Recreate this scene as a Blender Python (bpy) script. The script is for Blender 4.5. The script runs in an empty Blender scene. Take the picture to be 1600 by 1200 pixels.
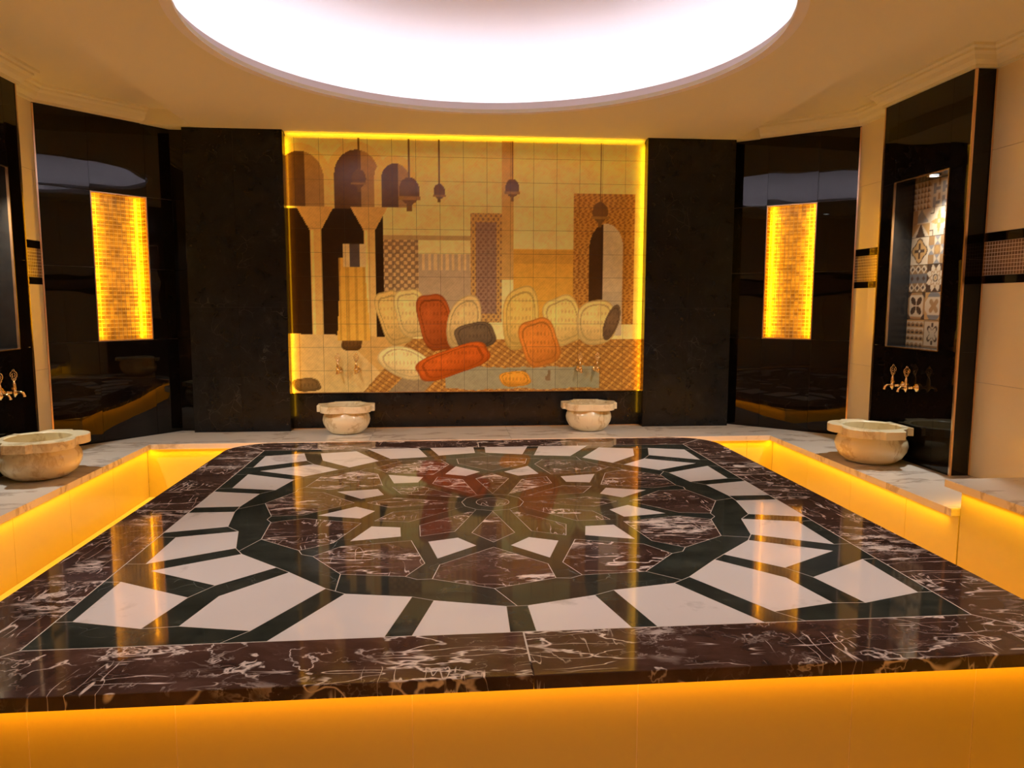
import bpy, bmesh, math, random
import numpy as np
from mathutils import Matrix, Vector
from mathutils.geometry import delaunay_2d_cdt

SC = bpy.context.scene
COL = SC.collection
PI = math.pi
random.seed(4)

# ------------------------------------------------------------------ camera
cam_d = bpy.data.cameras.new('camera')
cam_d.sensor_width = 36.0
cam_d.lens = 1152.66 / 1600 * 36.0
cam_d.clip_start = 0.02
cam = bpy.data.objects.new('camera', cam_d)
COL.objects.link(cam)
_r = Matrix(((0.99584525, 0.00763613, -0.09074094),
             (-0.09103265, 0.10863802, -0.98990446),
             (0.00229888, 0.99405205, 0.1088818)))
cam.matrix_world = Matrix.Translation((0, 0, 1.06)) @ _r.to_4x4()
SC.camera = cam

# ------------------------------------------------------------------ world, exposure
w = bpy.data.worlds.new('world')
SC.world = w
w.use_nodes = True
w.node_tree.nodes['Background'].inputs[0].default_value = (0, 0, 0, 1)
w.node_tree.nodes['Background'].inputs[1].default_value = 0
SC.view_settings.view_transform = 'Standard'
SC.view_settings.look = 'None'
SC.view_settings.exposure = 0.32
SC.view_settings.gamma = 1.0
SC.view_settings.use_curve_mapping = False
SC.cycles.max_bounces = 8
SC.cycles.diffuse_bounces = 5
SC.cycles.glossy_bounces = 4
SC.cycles.caustics_reflective = False
SC.cycles.caustics_refractive = False
SC.cycles.sample_clamp_indirect = 3.0

AMBER = (1.0, 0.33, 0.003)
AMBER_Y = (1.0, 0.47, 0.003)
P_PLINTH = 1.2      # watts per metre of LED strip
P_BENCH = 1.75
P_COVE = .5
P_NICHE = 5.2
P_DOME = 26.5       # emission strength of the dome's LED ring
P_SPOT = 90.0
P_FILL = 102.0      # each added fill spot in the soffit, out of view

def area(name, loc, xdir, ydir, sx, sy, color, power, parent=None, spread=180):
    """rectangular lamp: sx along xdir, sy along ydir, shining along xdir x ydir * -1 ... (-local Z)"""
    L = bpy.data.lights.new(name, 'AREA')
    L.shape = 'RECTANGLE'
    L.size = sx
    L.size_y = sy
    L.color = color
    L.energy = power
    L.spread = math.radians(spread)
    o = bpy.data.objects.new(name, L)
    COL.objects.link(o)
    x = Vector(xdir).normalized(); y = Vector(ydir).normalized(); z = x.cross(y)
    m = Matrix((x, y, z)).transposed().to_4x4()
    m.translation = Vector(loc)
    if parent is not None:
        o.parent = parent
        o.matrix_local = m
    else:
        o.matrix_world = m
    return o

# ------------------------------------------------------------------ materials
def mat(name):
    m = bpy.data.materials.new(name)
    m.use_nodes = True
    nt = m.node_tree
    b = nt.nodes['Principled BSDF']
    return m, nt, b

def N(nt, t, **k):
    n = nt.nodes.new(t)
    for a, v in k.items():
        if a == 'inp':
            for i, x in v.items():
                n.inputs[i].default_value = x
        else:
            setattr(n, a, v)
    return n

def ramp(nt, fac, stops):
    r = N(nt, 'ShaderNodeValToRGB')
    e = r.color_ramp.elements
    while len(e) < len(stops):
        e.new(0.5)
    for i, (p, c) in enumerate(stops):
        e[i].position = p
        e[i].color = (c[0], c[1], c[2], 1) if not isinstance(c, (int, float)) else (c, c, c, 1)
    nt.links.new(fac, r.inputs[0])
    return r.outputs[0]

def mixc(nt, f, a, b, mode='MIX'):
    m = N(nt, 'ShaderNodeMix', data_type='RGBA', blend_type=mode)
    for s, v in ((0, f), (6, a), (7, b)):
        if isinstance(v, (int, float)):
            m.inputs[s].default_value = v
        elif isinstance(v, tuple):
            m.inputs[s].default_value = (*v, 1)
        else:
            nt.links.new(v, m.inputs[s])
    return m.outputs[2]

def math_(nt, op, a, b=0.0):
    m = N(nt, 'ShaderNodeMath', operation=op)
    for i, v in enumerate((a, b)):
        if isinstance(v, (int, float)):
            m.inputs[i].default_value = v
        else:
            nt.links.new(v, m.inputs[i])
    return m.outputs[0]

def coords(nt, scale=(1, 1, 1), rnd=13.0, warp=0.0, wscale=2.0, rot=0.0):
    tc = N(nt, 'ShaderNodeTexCoord')
    oi = N(nt, 'ShaderNodeObjectInfo')
    mul = N(nt, 'ShaderNodeVectorMath', operation='SCALE')
    cmb = N(nt, 'ShaderNodeCombineXYZ')
    nt.links.new(oi.outputs['Random'], cmb.inputs[0])
    nt.links.new(math_(nt, 'FRACT', math_(nt, 'MULTIPLY', oi.outputs['Random'], 37.7)), cmb.inputs[1])
    nt.links.new(math_(nt, 'FRACT', math_(nt, 'MULTIPLY', oi.outputs['Random'], 91.3)), cmb.inputs[2])
    nt.links.new(cmb.outputs[0], mul.inputs[0])
    mul.inputs['Scale'].default_value = rnd
    add = N(nt, 'ShaderNodeVectorMath', operation='ADD')
    nt.links.new(tc.outputs['Object'], add.inputs[0])
    nt.links.new(mul.outputs[0], add.inputs[1])
    mp = N(nt, 'ShaderNodeMapping')
    mp.inputs['Scale'].default_value = scale
    mp.inputs['Rotation'].default_value = (0, 0, rot)
    nt.links.new(add.outputs[0], mp.inputs[0])
    out = mp.outputs[0]
    if warp:
        nz = N(nt, 'ShaderNodeTexNoise', inp={'Scale': wscale, 'Detail': 4.0})
        nt.links.new(out, nz.inputs['Vector'])
        sub = N(nt, 'ShaderNodeVectorMath', operation='SUBTRACT')
        nt.links.new(nz.outputs['Color'], sub.inputs[0])
        sub.inputs[1].default_value = (.5, .5, .5)
        sc = N(nt, 'ShaderNodeVectorMath', operation='SCALE')
        nt.links.new(sub.outputs[0], sc.inputs[0])
        sc.inputs['Scale'].default_value = warp
        a2 = N(nt, 'ShaderNodeVectorMath', operation='ADD')
        nt.links.new(out, a2.inputs[0])
        nt.links.new(sc.outputs[0], a2.inputs[1])
        out = a2.outputs[0]
    return out

def noise(nt, vec, scale, detail=4.0, rough=.5):
    n = N(nt, 'ShaderNodeTexNoise', inp={'Scale': scale, 'Detail': detail, 'Roughness': rough})
    nt.links.new(vec, n.inputs['Vector'])
    return n.outputs['Fac']

def wavy(nt, b, strength, scale=(2.2, 2.2, 5.0), rnd=13.0, dist=.01):
    v = coords(nt, scale, rnd)
    h = noise(nt, v, 1.0, 1.0)
    bp = N(nt, 'ShaderNodeBump', inp={'Strength': strength, 'Distance': dist})
    nt.links.new(h, bp.inputs['Height'])
    nt.links.new(bp.outputs[0], b.inputs['Normal'])

def plain(name, col, rough=.5, metal=0.0, spec=None, wave=None, coat=0.0):
    m, nt, b = mat(name)
    b.inputs['Base Color'].default_value = (*col, 1)
    b.inputs['Roughness'].default_value = rough
    b.inputs['Metallic'].default_value = metal
    if spec is not None:
        b.inputs['Specular IOR Level'].default_value = spec
    if wave:
        wavy(nt, b, *wave)
    return m

def m_red_marble():
    m, nt, b = mat('dark_red_marble')
    v = coords(nt, (1, 1.6, 1), 13, .35, 2.0)
    v2 = coords(nt, (1, 1, 1), 7, .16, 5.0)
    base = ramp(nt, noise(nt, v, 4.0, 8.0, .65), [(.3, (.032, .016, .012)), (.55, (.074, .039, .029)), (.75, (.125, .072, .056))])
    v3 = coords(nt, (1.0, 2.6, 1.0), 17, .5, 1.7)
    def ridge(vec, sc, det, w0, w1):
        r = math_(nt, 'ABSOLUTE', math_(nt, 'SUBTRACT', noise(nt, vec, sc, det, .55), .5))
        return r, ramp(nt, r, [(0.0, 1.0), (w0, .8), (w1, 0.0)])
    r1, big = ridge(v3, 1.5, 5.0, .004, .011)
    r2, med = ridge(v2, 3.2, 5.0, .003, .009)
    r3, fine = ridge(v, 7.5, 4.0, .004, .013)
    mk1 = ramp(nt, noise(nt, v2, 1.6, 2.0), [(.50, 0.0), (.58, 1.0)])
    mk2 = ramp(nt, noise(nt, v3, 2.2, 2.0), [(.50, 0.0), (.62, .85)])
    mk3 = ramp(nt, noise(nt, v3, 3.4, 2.0), [(.45, 0.0), (.65, .35)])
    near = ramp(nt, r1, [(.0, 1.0), (.035, .6), (.065, 0.0)])
    brk = ramp(nt, noise(nt, v3, 7.0, 7.0, .7), [(.51, 0.0), (.55, 1.0)])
    mk4 = ramp(nt, noise(nt, v2, 1.3, 1.0), [(.54, 0.0), (.60, 1.0)])
    v5 = coords(nt, (1.0, 5.5, 1.0), 21, .22, 2.5, .6)
    v6 = coords(nt, (5.0, 1.0, 1.0), 23, .22, 2.5, .35)
    r4, st1 = ridge(v5, 2.2, 2.0, .0035, .010)
    r5, st2 = ridge(v6, 2.4, 2.0, .003, .009)
    mk5 = ramp(nt, noise(nt, v2, 2.1, 2.0), [(.52, 0.0), (.58, .95)])
    mk6 = ramp(nt, noise(nt, v, 2.6, 2.0), [(.54, 0.0), (.60, .9)])
    blot = math_(nt, 'MULTIPLY', math_(nt, 'MULTIPLY', near, brk), mk4)
    f = math_(nt, 'MAXIMUM', math_(nt, 'MULTIPLY', big, mk1), math_(nt, 'MULTIPLY', med, mk2))
    f = math_(nt, 'MAXIMUM', f, math_(nt, 'MULTIPLY', fine, mk3))
    f = math_(nt, 'MAXIMUM', f, blot)
    f = math_(nt, 'MAXIMUM', f, math_(nt, 'MULTIPLY', st1, mk5))
    f = math_(nt, 'MAXIMUM', f, math_(nt, 'MULTIPLY', st2, mk6))
    c = mixc(nt, f, base, (.80, .70, .64))
    nt.links.new(c, b.inputs['Base Color'])
    b.inputs['Roughness'].default_value = .05
    b.inputs['Specular IOR Level'].default_value = .27
    return m

def m_green_marble():
    m, nt, b = mat('dark_green_marble')
    v = coords(nt, (1, 1.5, 1), 13, .25, 3.0)
    c = ramp(nt, noise(nt, v, 6.0, 8.0, .65), [(.3, (.016, .019, .015)), (.55, (.034, .038, .030)), (.8, (.065, .075, .06))])
    vo = N(nt, 'ShaderNodeTexVoronoi', feature='DISTANCE_TO_EDGE', inp={'Scale': 7.0})
    nt.links.new(v, vo.inputs['Vector'])
    t = ramp(nt, vo.outputs['Distance'], [(0.0, .5), (.012, 0.0)])
    mk = ramp(nt, noise(nt, v, 2.0, 2.0), [(.55, 0.0), (.66, 1.0)])
    c = mixc(nt, math_(nt, 'MULTIPLY', t, mk), c, (.3, .33, .3))
    nt.links.new(c, b.inputs['Base Color'])
    b.inputs['Roughness'].default_value = .05
    b.inputs['Specular IOR Level'].default_value = .27
    return m

def m_white_marble(name, base=(.74, .70, .67), vein=(.45, .42, .40), rough=.08, scl=(1, 1, 1), thr=.62):
    m, nt, b = mat(name)
    v = coords(nt, scl, 9, .5, 1.6)
    n1 = noise(nt, v, 2.6, 7.0, .6)
    f = ramp(nt, n1, [(thr - .07, 0.0), (thr, .8), (thr + .035, .15), (thr + .1, 0.0)])
    cl = ramp(nt, noise(nt, v, 1.3, 2.0), [(.35, tuple(x * .95 for x in base)), (.65, base)])
    c = mixc(nt, f, cl, vein)
    nt.links.new(c, b.inputs['Base Color'])
    b.inputs['Roughness'].default_value = rough
    return m

def m_basin():
    m, nt, b = mat('basin_marble')
    v = coords(nt, (1, 1, .7), 9, .45, 4.0)
    f = ramp(nt, noise(nt, v, 6.0, 6.0, .62), [(.50, 0.0), (.60, .75), (.64, .2), (.72, 0.0)])
    c = mixc(nt, f, (.81, .72, .47), (.50, .36, .16))
    nt.links.new(c, b.inputs['Base Color'])
    b.inputs['Roughness'].default_value = .22
    return m

def m_black_stone():
    m, nt, b = mat('black_honed_marble')
    v = coords(nt, (1, 1, 1), 9, .3, 3.0)
    c = ramp(nt, noise(nt, v, 9.0, 9.0, .75), [(.35, (.004, .0045, .005)), (.6, (.009, .010, .011)), (.72, (.026, .026, .027))])
    vo = N(nt, 'ShaderNodeTexVoronoi', feature='DISTANCE_TO_EDGE', inp={'Scale': 8.0})
    nt.links.new(v, vo.inputs['Vector'])
    t = ramp(nt, vo.outputs['Distance'], [(0.0, .35), (.02, 0.0)])
    mk = ramp(nt, noise(nt, v, 3.0, 3.0), [(.52, 0.0), (.64, 1.0)])
    c = mixc(nt, math_(nt, 'MULTIPLY', t, mk), c, (.13, .12, .10))
    nt.links.new(c, b.inputs['Base Color'])
    b.inputs['Roughness'].default_value = .26
    b.inputs['Specular IOR Level'].default_value = .22
    return m

def m_mosaic(name, pitch, c_lo, c_mid, c_hi, metal=.35, rough=.18):
    m, nt, b = mat(name)
    tc = N(nt, 'ShaderNodeTexCoord')
    sc = N(nt, 'ShaderNodeVectorMath', operation='SNAP')
    nt.links.new(tc.outputs['Object'], sc.inputs[0])
    sc.inputs[1].default_value = (pitch, 10, pitch)
    wn = N(nt, 'ShaderNodeTexWhiteNoise')
    nt.links.new(sc.outputs[0], wn.inputs['Vector'])
    c = ramp(nt, wn.outputs['Value'], [(0.0, c_lo), (.5, c_mid), (1.0, c_hi)])
    nt.links.new(c, b.inputs['Base Color'])
    b.inputs['Metallic'].default_value = metal
    b.inputs['Roughness'].default_value = rough
    return m

def m_attr(name, rough=.15):
    m, nt, b = mat(name)
    a = N(nt, 'ShaderNodeVertexColor', layer_name='paint')
    nt.links.new(a.outputs['Color'], b.inputs['Base Color'])
    b.inputs['Roughness'].default_value = rough
    b.inputs['Specular IOR Level'].default_value = .24
    return m

def m_emit(name, col, s):
    m, nt, b = mat(name)
    b.inputs['Base Color'].default_value = (0.8, .8, .8, 1)
    b.inputs['Emission Color'].default_value = (*col, 1)
    b.inputs['Emission Strength'].default_value = s
    return m

M = dict(
    red=m_red_marble(), green=m_green_marble(),
    white=m_white_marble('white_marble', (.74, .70, .68), (.46, .43, .41), .04, thr=.67),
    bench=m_white_marble('bench_marble', (.76, .70, .61), (.38, .32, .26), .14, (.8, 2.2, 1.0), .60),
    basin=m_basin(), stone=m_black_stone(),
    black=plain('black_gloss_tile', (.0045, .0035, .003), .02, spec=.29, wave=(.08, (1.6, 1.6, 4.0), 13.0, .03)),
    black_in=plain('black_tile', (.012, .011, .010), .2),
    beige=plain('beige_gloss_tile', (.92, .80, .52), .10, wave=(.05, (2.0, 2.0, 6.0), 13.0, .03)),
    riser=plain('ochre_tile', (.56, .46, .10), .25),
    grout=plain('grout', (.70, .62, .52), .8),
    light_joint=plain('light_joint', (.74, .62, .30), .4),
    grout_d=plain('dark_grout', (.03, .025, .02), .8),
    joint=plain('pale_joint', (.55, .50, .44), .6),
    paint=plain('ceiling_paint', (.88, .83, .62), .7),
    dome=plain('dome_paint', (.92, .89, .89), .8),
    rim=plain('rim_paint', (.96, .93, .94), .7),
    bronze=plain('bronze_trim', (.80, .56, .36), .25, 1.0),
    brass=plain('brass', (.86, .62, .30), .14, 1.0),
    chrome=plain('steel_trim', (.75, .72, .68), .25, 1.0),
    floor=plain('floor_tile', (.86, .78, .60), .3),
    gold=m_mosaic('gold_mosaic', .0327, (.20, .11, .035), (.36, .21, .07), (.60, .38, .13)),
    brown=m_mosaic('brown_mosaic', .0235, (.15, .085, .05), (.22, .13, .08), (.30, .19, .11), .3, .2),
    mural=m_attr('painted_tile', .17), ptile=m_attr('patterned_tile', .3),
    led=m_emit('led_amber', AMBER, 3.0),
    led_w=m_emit('led_white', (.92, .87, 1.0), P_DOME),
    lamp=m_emit('lamp_white', (1.0, .96, .9), 14.0),
)

# ------------------------------------------------------------------ mesh helpers
def link(name, me, parent=None):
    o = bpy.data.objects.new(name, me)
    COL.objects.link(o)
    if parent is not None:
        o.parent = parent
    return o

def from_bm(name, bm, m, parent=None, smooth=False):
    bmesh.ops.recalc_face_normals(bm, faces=bm.faces)
    me = bpy.data.meshes.new(name)
    bm.to_mesh(me)
    bm.free()
    me.materials.append(m)
    if smooth:
        for p in me.polygons:
            p.use_smooth = True
    return link(name, me, parent)

def add_box(bm, a, b):
    x0, y0, z0 = a; x1, y1, z1 = b
    v = [bm.verts.new(c) for c in ((x0, y0, z0), (x1, y0, z0), (x1, y1, z0), (x0, y1, z0), (x0, y0, z1), (x1, y0, z1), (x1, y1, z1), (x0, y1, z1))]
    for f in ((0, 3, 2, 1), (4, 5, 6, 7), (0, 1, 5, 4), (1, 2, 6, 5), (2, 3, 7, 6), (3, 0, 4, 7)):
        bm.faces.new([v[i] for i in f])

def box(name, a, b, m, parent=None, bevel=0.0):
    bm = bmesh.new()
    add_box(bm, a, b)
    if bevel:
        bmesh.ops.bevel(bm, geom=list(bm.edges), offset=bevel, segments=1, profile=.5, affect='EDGES')
    return from_bm(name, bm, m, parent)

def prism(name, pts, z0, z1, m, parent=None, bevel=0.0):
    bm = bmesh.new()
    lo = [bm.verts.new((x, y, z0)) for x, y in pts]
    hi = [bm.verts.new((x, y, z1)) for x, y in pts]
    n = len(pts)
    top = bm.faces.new(hi)
    bm.faces.new(lo[::-1])
    for i in range(n):
        bm.faces.new((lo[i], lo[(i + 1) % n], hi[(i + 1) % n], hi[i]))
    bmesh.ops.recalc_face_normals(bm, faces=bm.faces)
    if bevel:
        bmesh.ops.bevel(bm, geom=list(top.edges), offset=bevel, segments=1, profile=.5, affect='EDGES')
    return from_bm(name, bm, m, parent)

def inset_poly(pts, d):
    """move every edge of a counter-clockwise polygon inwards by d"""
    n = len(pts)
    out = []
    for i in range(n):
        p0, p1, p2 = np.array(pts[i - 1]), np.array(pts[i]), np.array(pts[(i + 1) % n])
        a = p1 - p0; b = p2 - p1
        a = a / (np.linalg.norm(a) + 1e-12); b = b / (np.linalg.norm(b) + 1e-12)
        na = np.array([-a[1], a[0]]); nb = np.array([-b[1], b[0]])
        k = 1 + na @ nb
        mv = (na + nb) / max(k, .35)
        out.append(tuple(p1 + mv * d))
    return out

def area2(p):
    return sum(p[i - 1][0] * p[i][1] - p[i][0] * p[i - 1][1] for i in range(len(p))) / 2

def ccw(p):
    return p if area2(p) > 0 else p[::-1]

def add_lathe(bm, prof, seg=32, mtx=None):
    rings = []
    for r, z in prof:
        if r < 1e-5:
            rings.append([bm.verts.new((0, 0, z))])
        else:
            rings.append([bm.verts.new((r * math.cos(2 * PI * i / seg), r * math.sin(2 * PI * i / seg), z)) for i in range(seg)])
    vs = [v for r in rings for v in r]
    for a, b in zip(rings, rings[1:]):
        for i in range(seg):
            j = (i + 1) % seg
            if len(a) == 1 and len(b) > 1:
                bm.faces.new((a[0], b[i], b[j]))
            elif len(b) == 1 and len(a) > 1:
                bm.faces.new((a[i], a[j], b[0]))
            elif len(a) > 1:
                bm.faces.new((a[i], a[j], b[j], b[i]))
    if mtx is not None:
        bmesh.ops.transform(bm, matrix=mtx, verts=vs)

def add_tube(bm, path, rad, seg=10):
    path = [Vector(p) for p in path]
    rads = rad if isinstance(rad, (list, tuple)) else [rad] * len(path)
    rings = []
    for i, p in enumerate(path):
        t = (path[min(i + 1, len(path) - 1)] - path[max(i - 1, 0)]).normalized()
        up = Vector((1, 0, 0)) if abs(t.x) < .9 else Vector((0, 1, 0))
        a = t.cross(up).normalized(); b = t.cross(a)
        rings.append([bm.verts.new(p + (a * math.cos(2 * PI * k / seg) + b * math.sin(2 * PI * k / seg)) * rads[i]) for k in range(seg)])
    for r0, r1 in zip(rings, rings[1:]):
        for k in range(seg):
            bm.faces.new((r0[k], r0[(k + 1) % seg], r1[(k + 1) % seg], r1[k]))
    bm.faces.new(rings[0]); bm.faces.new(rings[-1])

def add_torus(bm, c, R, r, axis='Y', seg=20, rs=6):
    pts = []
    for i in range(seg):
        a = 2 * PI * i / seg
        ring = []
        for k in range(rs):
            b = 2 * PI * k / rs
            q = R + r * math.cos(b)
            p = (q * math.cos(a), r * math.sin(b), q * math.sin(a))
            if axis == 'X':
                p = (p[1], p[0], p[2])
            ring.append(bm.verts.new((c[0] + p[0], c[1] + p[1], c[2] + p[2])))
        pts.append(ring)
    for i in range(seg):
        for k in range(rs):
            bm.faces.new((pts[i][k], pts[(i + 1) % seg][k], pts[(i + 1) % seg][(k + 1) % rs], pts[i][(k + 1) % rs]))

def thing(name, label, cat, loc=(0, 0, 0), rz=0.0, group=None):
    o = bpy.data.objects.new(name, None)
    COL.objects.link(o)
    o.empty_display_size = .05
    o.location = loc
    o.rotation_euler = (0, 0, rz)
    o['label'] = label
    o['category'] = cat
    if group:
        o['group'] = group
    return o

def struct(o):
    o['kind'] = 'structure'
    return o

def stuff(o):
    o['kind'] = 'stuff'
    return o

# ------------------------------------------------------------------ dimensions (metres; z = 0 is the platform's top)
FLOOR = -0.5
BZ = -0.06            # bench top
XL, XR = -2.99, 3.43  # side walls
YB, YF = 6.65, -2.2   # back and front walls
CEIL, SOFF = 2.63, 2.505
CX, CY = 0.248, 3.829  # platform centre
HS = 1.833            # half side of the platform

# ------------------------------------------------------------------ floor, walls, ceiling
struct(box('floor', (XL - .2, YF - .1, FLOOR - .1), (XR + .2, YB + .2, FLOOR), M['floor']))

# back wall (hidden behind panels) and front wall behind the camera
wall_back = struct(box('wall_back', (-2.6, YB + .012, FLOOR), (2.95, YB + .1, CEIL), M['grout_d']))
struct(box('wall_front', (XL, YF - .1, FLOOR), (XR, YF, CEIL), M['beige']))

def beige_wall(name, x, sgn):
    """side wall of cream gloss tiles with a mosaic band between black listels; sgn = direction from room to wall"""
    y0, y1 = YF, 5.98 if sgn > 0 else 5.88
    wl = struct(box(name, (min(x + .06 * sgn, x + .12 * sgn), y0, FLOOR), (max(x + .06 * sgn, x + .12 * sgn), y1 + .02, CEIL), M['grout']))
    def slab(n, ya, yb, za, zb, m, d=0.0, g=.0012):
        xa, xb = x - d * sgn, x + .014 * sgn
        return box(n, (min(xa, xb), ya + g, za + g), (max(xa, xb), yb - g, zb - g), m, wl)
    ys = [y1, 5.392]
    y = 4.48
    while y > y0 + .3:
        ys.append(y)
        y -= .62
    ys.append(y0)
    rows = [(-.5, -.06), (-.06, .56), (.56, 1.19), (1.51, 2.02), (2.02, 2.56)]
    for ya, yb in zip(ys[1:], ys[:-1]):
        if yb == 5.392:
            continue        # the pier stands here
        for za, zb in rows:
            slab('tile', ya, yb, za, zb, M['beige'])
        for za, zb in ((1.19, 1.242), (1.452, 1.51)):
            slab('listel', ya, yb, za, zb, M['black'])
    # mosaic band
    bm = bmesh.new()
    p = .0235
    nz = 9
    yy = y1 - .004
    while yy > -1.0:
        if 4.48 < yy < 5.40:
            yy -= p
            continue
        for k in range(nz):
            z = 1.242 + .0 + k * (.21 / nz)
            xa, xb = x, x + .01 * sgn
            add_box(bm, (min(xa, xb), yy - p + .0045, z + .0018), (max(xa, xb), yy, z + .21 / nz - .0018))
        yy -= p
    stuff(from_bm('mosaic_band', bm, M['brown'], wl))
    bm = bmesh.new()
    for ya, yb in ((5.392, y1), (y0, 4.48)):
        add_box(bm, (min(x + .0008 * sgn, x + .06 * sgn), ya, 1.243), (max(x + .0008 * sgn, x + .06 * sgn), yb, 1.451))
        add_box(bm, (min(x + .006 * sgn, x + .06 * sgn), ya, -.5), (max(x + .006 * sgn, x + .06 * sgn), yb, 1.242)); add_box(bm, (min(x + .006 * sgn, x + .06 * sgn), ya, 1.452), (max(x + .006 * sgn, x + .06 * sgn), yb, 2.56))
    from_bm('tile_bed', bm, M['grout'], wl)
    return wl
wall_right = beige_wall('wall_right', XR, 1)
wall_left = beige_wall('wall_left', XL, -1)

# ---- oblique corner walls of black gloss tile with a lit mosaic niche
def mosaic_niche(parent, s0, s1, z0, z1, depth):
    """local frame of the wall: x along, y = depth behind the face, z up"""
    pit = .0327
    back = depth
    bm = bmesh.new()
    add_box(bm, (s0 - .01, back + .005, z0 - .01), (s1 + .01, back + .02, z1 + .01))
    add_box(bm, (s0 - .02, .012, z0 - .02), (s0 - .004, back + .02, z1 + .02))
    add_box(bm, (s1 + .004, .012, z0 - .02), (s1 + .02, back + .02, z1 + .02))
    add_box(bm, (s0 - .02, .012, z0 - .02), (s1 + .02, back + .02, z0 - .004))
    add_box(bm, (s0 - .02, .012, z1 + .004), (s1 + .02, back + .02, z1 + .02))
    shell = from_bm('niche_lining', bm, M['grout'], parent)
    bm = bmesh.new()
    nx = int(round((s1 - s0) / pit)); nz = int(round((z1 - z0) / pit))
    px, pz = (s1 - s0) / nx, (z1 - z0) / nz
    g = .0036
    for i in range(nx):
        for k in range(nz):
            add_box(bm, (s0 + i * px + g, back, z0 + k * pz + g), (s0 + (i + 1) * px - g, back + .006, z0 + (k + 1) * pz - g))
    nd = max(2, int(round(depth / pit)))
    pd = (depth - .012) / nd
    for k in range(nz):
        for j in range(nd):
            ya, yb = .012 + j * pd + g, .012 + (j + 1) * pd - g
            za, zb = z0 + k * pz + g, z0 + (k + 1) * pz - g
            add_box(bm, (s0 - .005, ya, za), (s0, yb, zb))
            add_box(bm, (s1, ya, za), (s1 + .005, yb, zb))
    for i in range(nx):
        for j in range(nd):
            ya, yb = .012 + j * pd + g, .012 + (j + 1) * pd - g
            add_box(bm, (s0 + i * px + g, ya, z0 - .005), (s0 + (i + 1) * px - g, yb, z0))
            add_box(bm, (s0 + i * px + g, ya, z1), (s0 + (i + 1) * px - g, yb, z1 + .005))
    stuff(from_bm('mosaic', bm, M['gold'], parent))
    # steel frame
    bm = bmesh.new()
    t = .009
    add_box(bm, (s0 - t, -.003, z0 - t), (s0, .014, z1 + t))
    add_box(bm, (s1, -.003, z0 - t), (s1 + t, .014, z1 + t))
    add_box(bm, (s0, -.003, z0 - t), (s1, .014, z0))
    add_box(bm, (s0, -.003, z1), (s1, .014, z1 + t))
    from_bm('niche_frame', bm, M['bronze'], parent)
    # LED strips along both upright edges, behind the frame
    for x, d in ((s0 + .006, 1), (s1 - .006, -1)):
        area('niche_lamp', (x + .006 * d, .03, (z0 + z1) / 2), (0, 0, 1), Vector((-d * .8, -.6, 0)).cross(Vector((0, 0, 1))), z1 - z0 - .02, .012, AMBER_Y, P_NICHE, parent)

def oblique(name, A, B, s_lo, s_hi):
    """wall from A to B (room on the right-hand side going A to B); niche from s_lo to s_hi"""
    A = Vector((A[0], A[1], 0)); B = Vector((B[0], B[1], 0))
    d = (B - A); L = d.length
    ang = math.atan2(d.y, d.x)
    wl = struct(box(name, (0, .125, FLOOR), (L, .16, CEIL), M['grout_d']))
    wl.location = A
    wl.rotation_euler = (0, 0, ang)
    rows = [BZ - .04, .748, 1.335, 1.925, CEIL - .1]
    cols = [0, s_lo, s_hi, L]
    for i in range(3):
        for k in range(4):
            if i == 1 and k in (1, 2):
                continue
            box('tile', (cols[i] + .001, 0, rows[k] + .001), (cols[i + 1] - .001, .012, rows[k + 1] - .001), M['black'], wl)
    bm = bmesh.new()
    add_box(bm, (0, .0125, BZ - .04), (s_lo - .02, .02, CEIL)); add_box(bm, (s_hi + .02, .0125, BZ - .04), (L, .02, CEIL))
    add_box(bm, (s_lo - .02, .0125, BZ - .04), (s_hi + .02, .02, .725)); add_box(bm, (s_lo - .02, .0125, 1.948), (s_hi + .02, .02, CEIL))
    from_bm('tile_bed', bm, M['joint'], wl)
    mosaic_niche(wl, s_lo + .009, s_hi - .009, .757, 1.916, .085)
    return wl, L
# left: from the side wall to the back wall; right: from the back wall to the side wall
LA, LB = (XL, 5.866), (-2.30, YB)
RA, RB = (2.63, YB), (XR, 5.967)
Ll = math.hypot(LB[0] - LA[0], LB[1] - LA[1])
Rl = math.hypot(RB[0] - RA[0], RB[1] - RA[1])
wall_back_left, _ = oblique('wall_back_left', LA, LB, Ll - .669, Ll - .222)
wall_back_right, _ = oblique('wall_back_right', RA, RB, .306, .731)
# thin bronze corner profiles where the corner walls meet the cream walls
for wl, s in ((wall_back_left, .004), (wall_back_right, Rl - .004)):
    box('corner_trim', (s - .006, -.006, BZ), (s + .006, .006, SOFF), M['bronze'], wl)

# black gloss strips on the back wall between pilaster and corner wall
for x0, x1 in ((-2.30, -2.12), (2.55, 2.63)):
    for z0, z1 in ((BZ - .04, .748), (.748, 1.335), (1.335, 1.925), (1.925, 2.53)):
        box('tile', (x0, YB - .0, z0 + .001), (x1, YB + .012, z1 - .001), M['black'], wall_back)

# ---- honed black pilasters either side of the mural
def pilaster(x0, x1):
    p = struct(box('pilaster', (x0 + .006, 6.542, BZ - .04), (x1 - .006, YB + .01, SOFF), M['grout_d']))
    zs = [BZ - .0, .42, 1.02, 1.62, 2.22, SOFF]
    xm = (x0 + x1) / 2
    for k in range(5):
        for a, b in ((x0, xm), (xm, x1)):
            box('stone_panel', (a + .0006, 6.53, zs[k] + .0006), (b - .0006, 6.543, zs[k + 1] - .0006), M['stone'], p)
    for a, b in ((x0, x0 + .007), (x1 - .007, x1)):
        box('return_panel', (a, 6.543, BZ), (b, YB, SOFF), M['stone'], p)
    return p
pilaster(-2.160, -1.345)
pilaster(1.795, 2.595)

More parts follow.
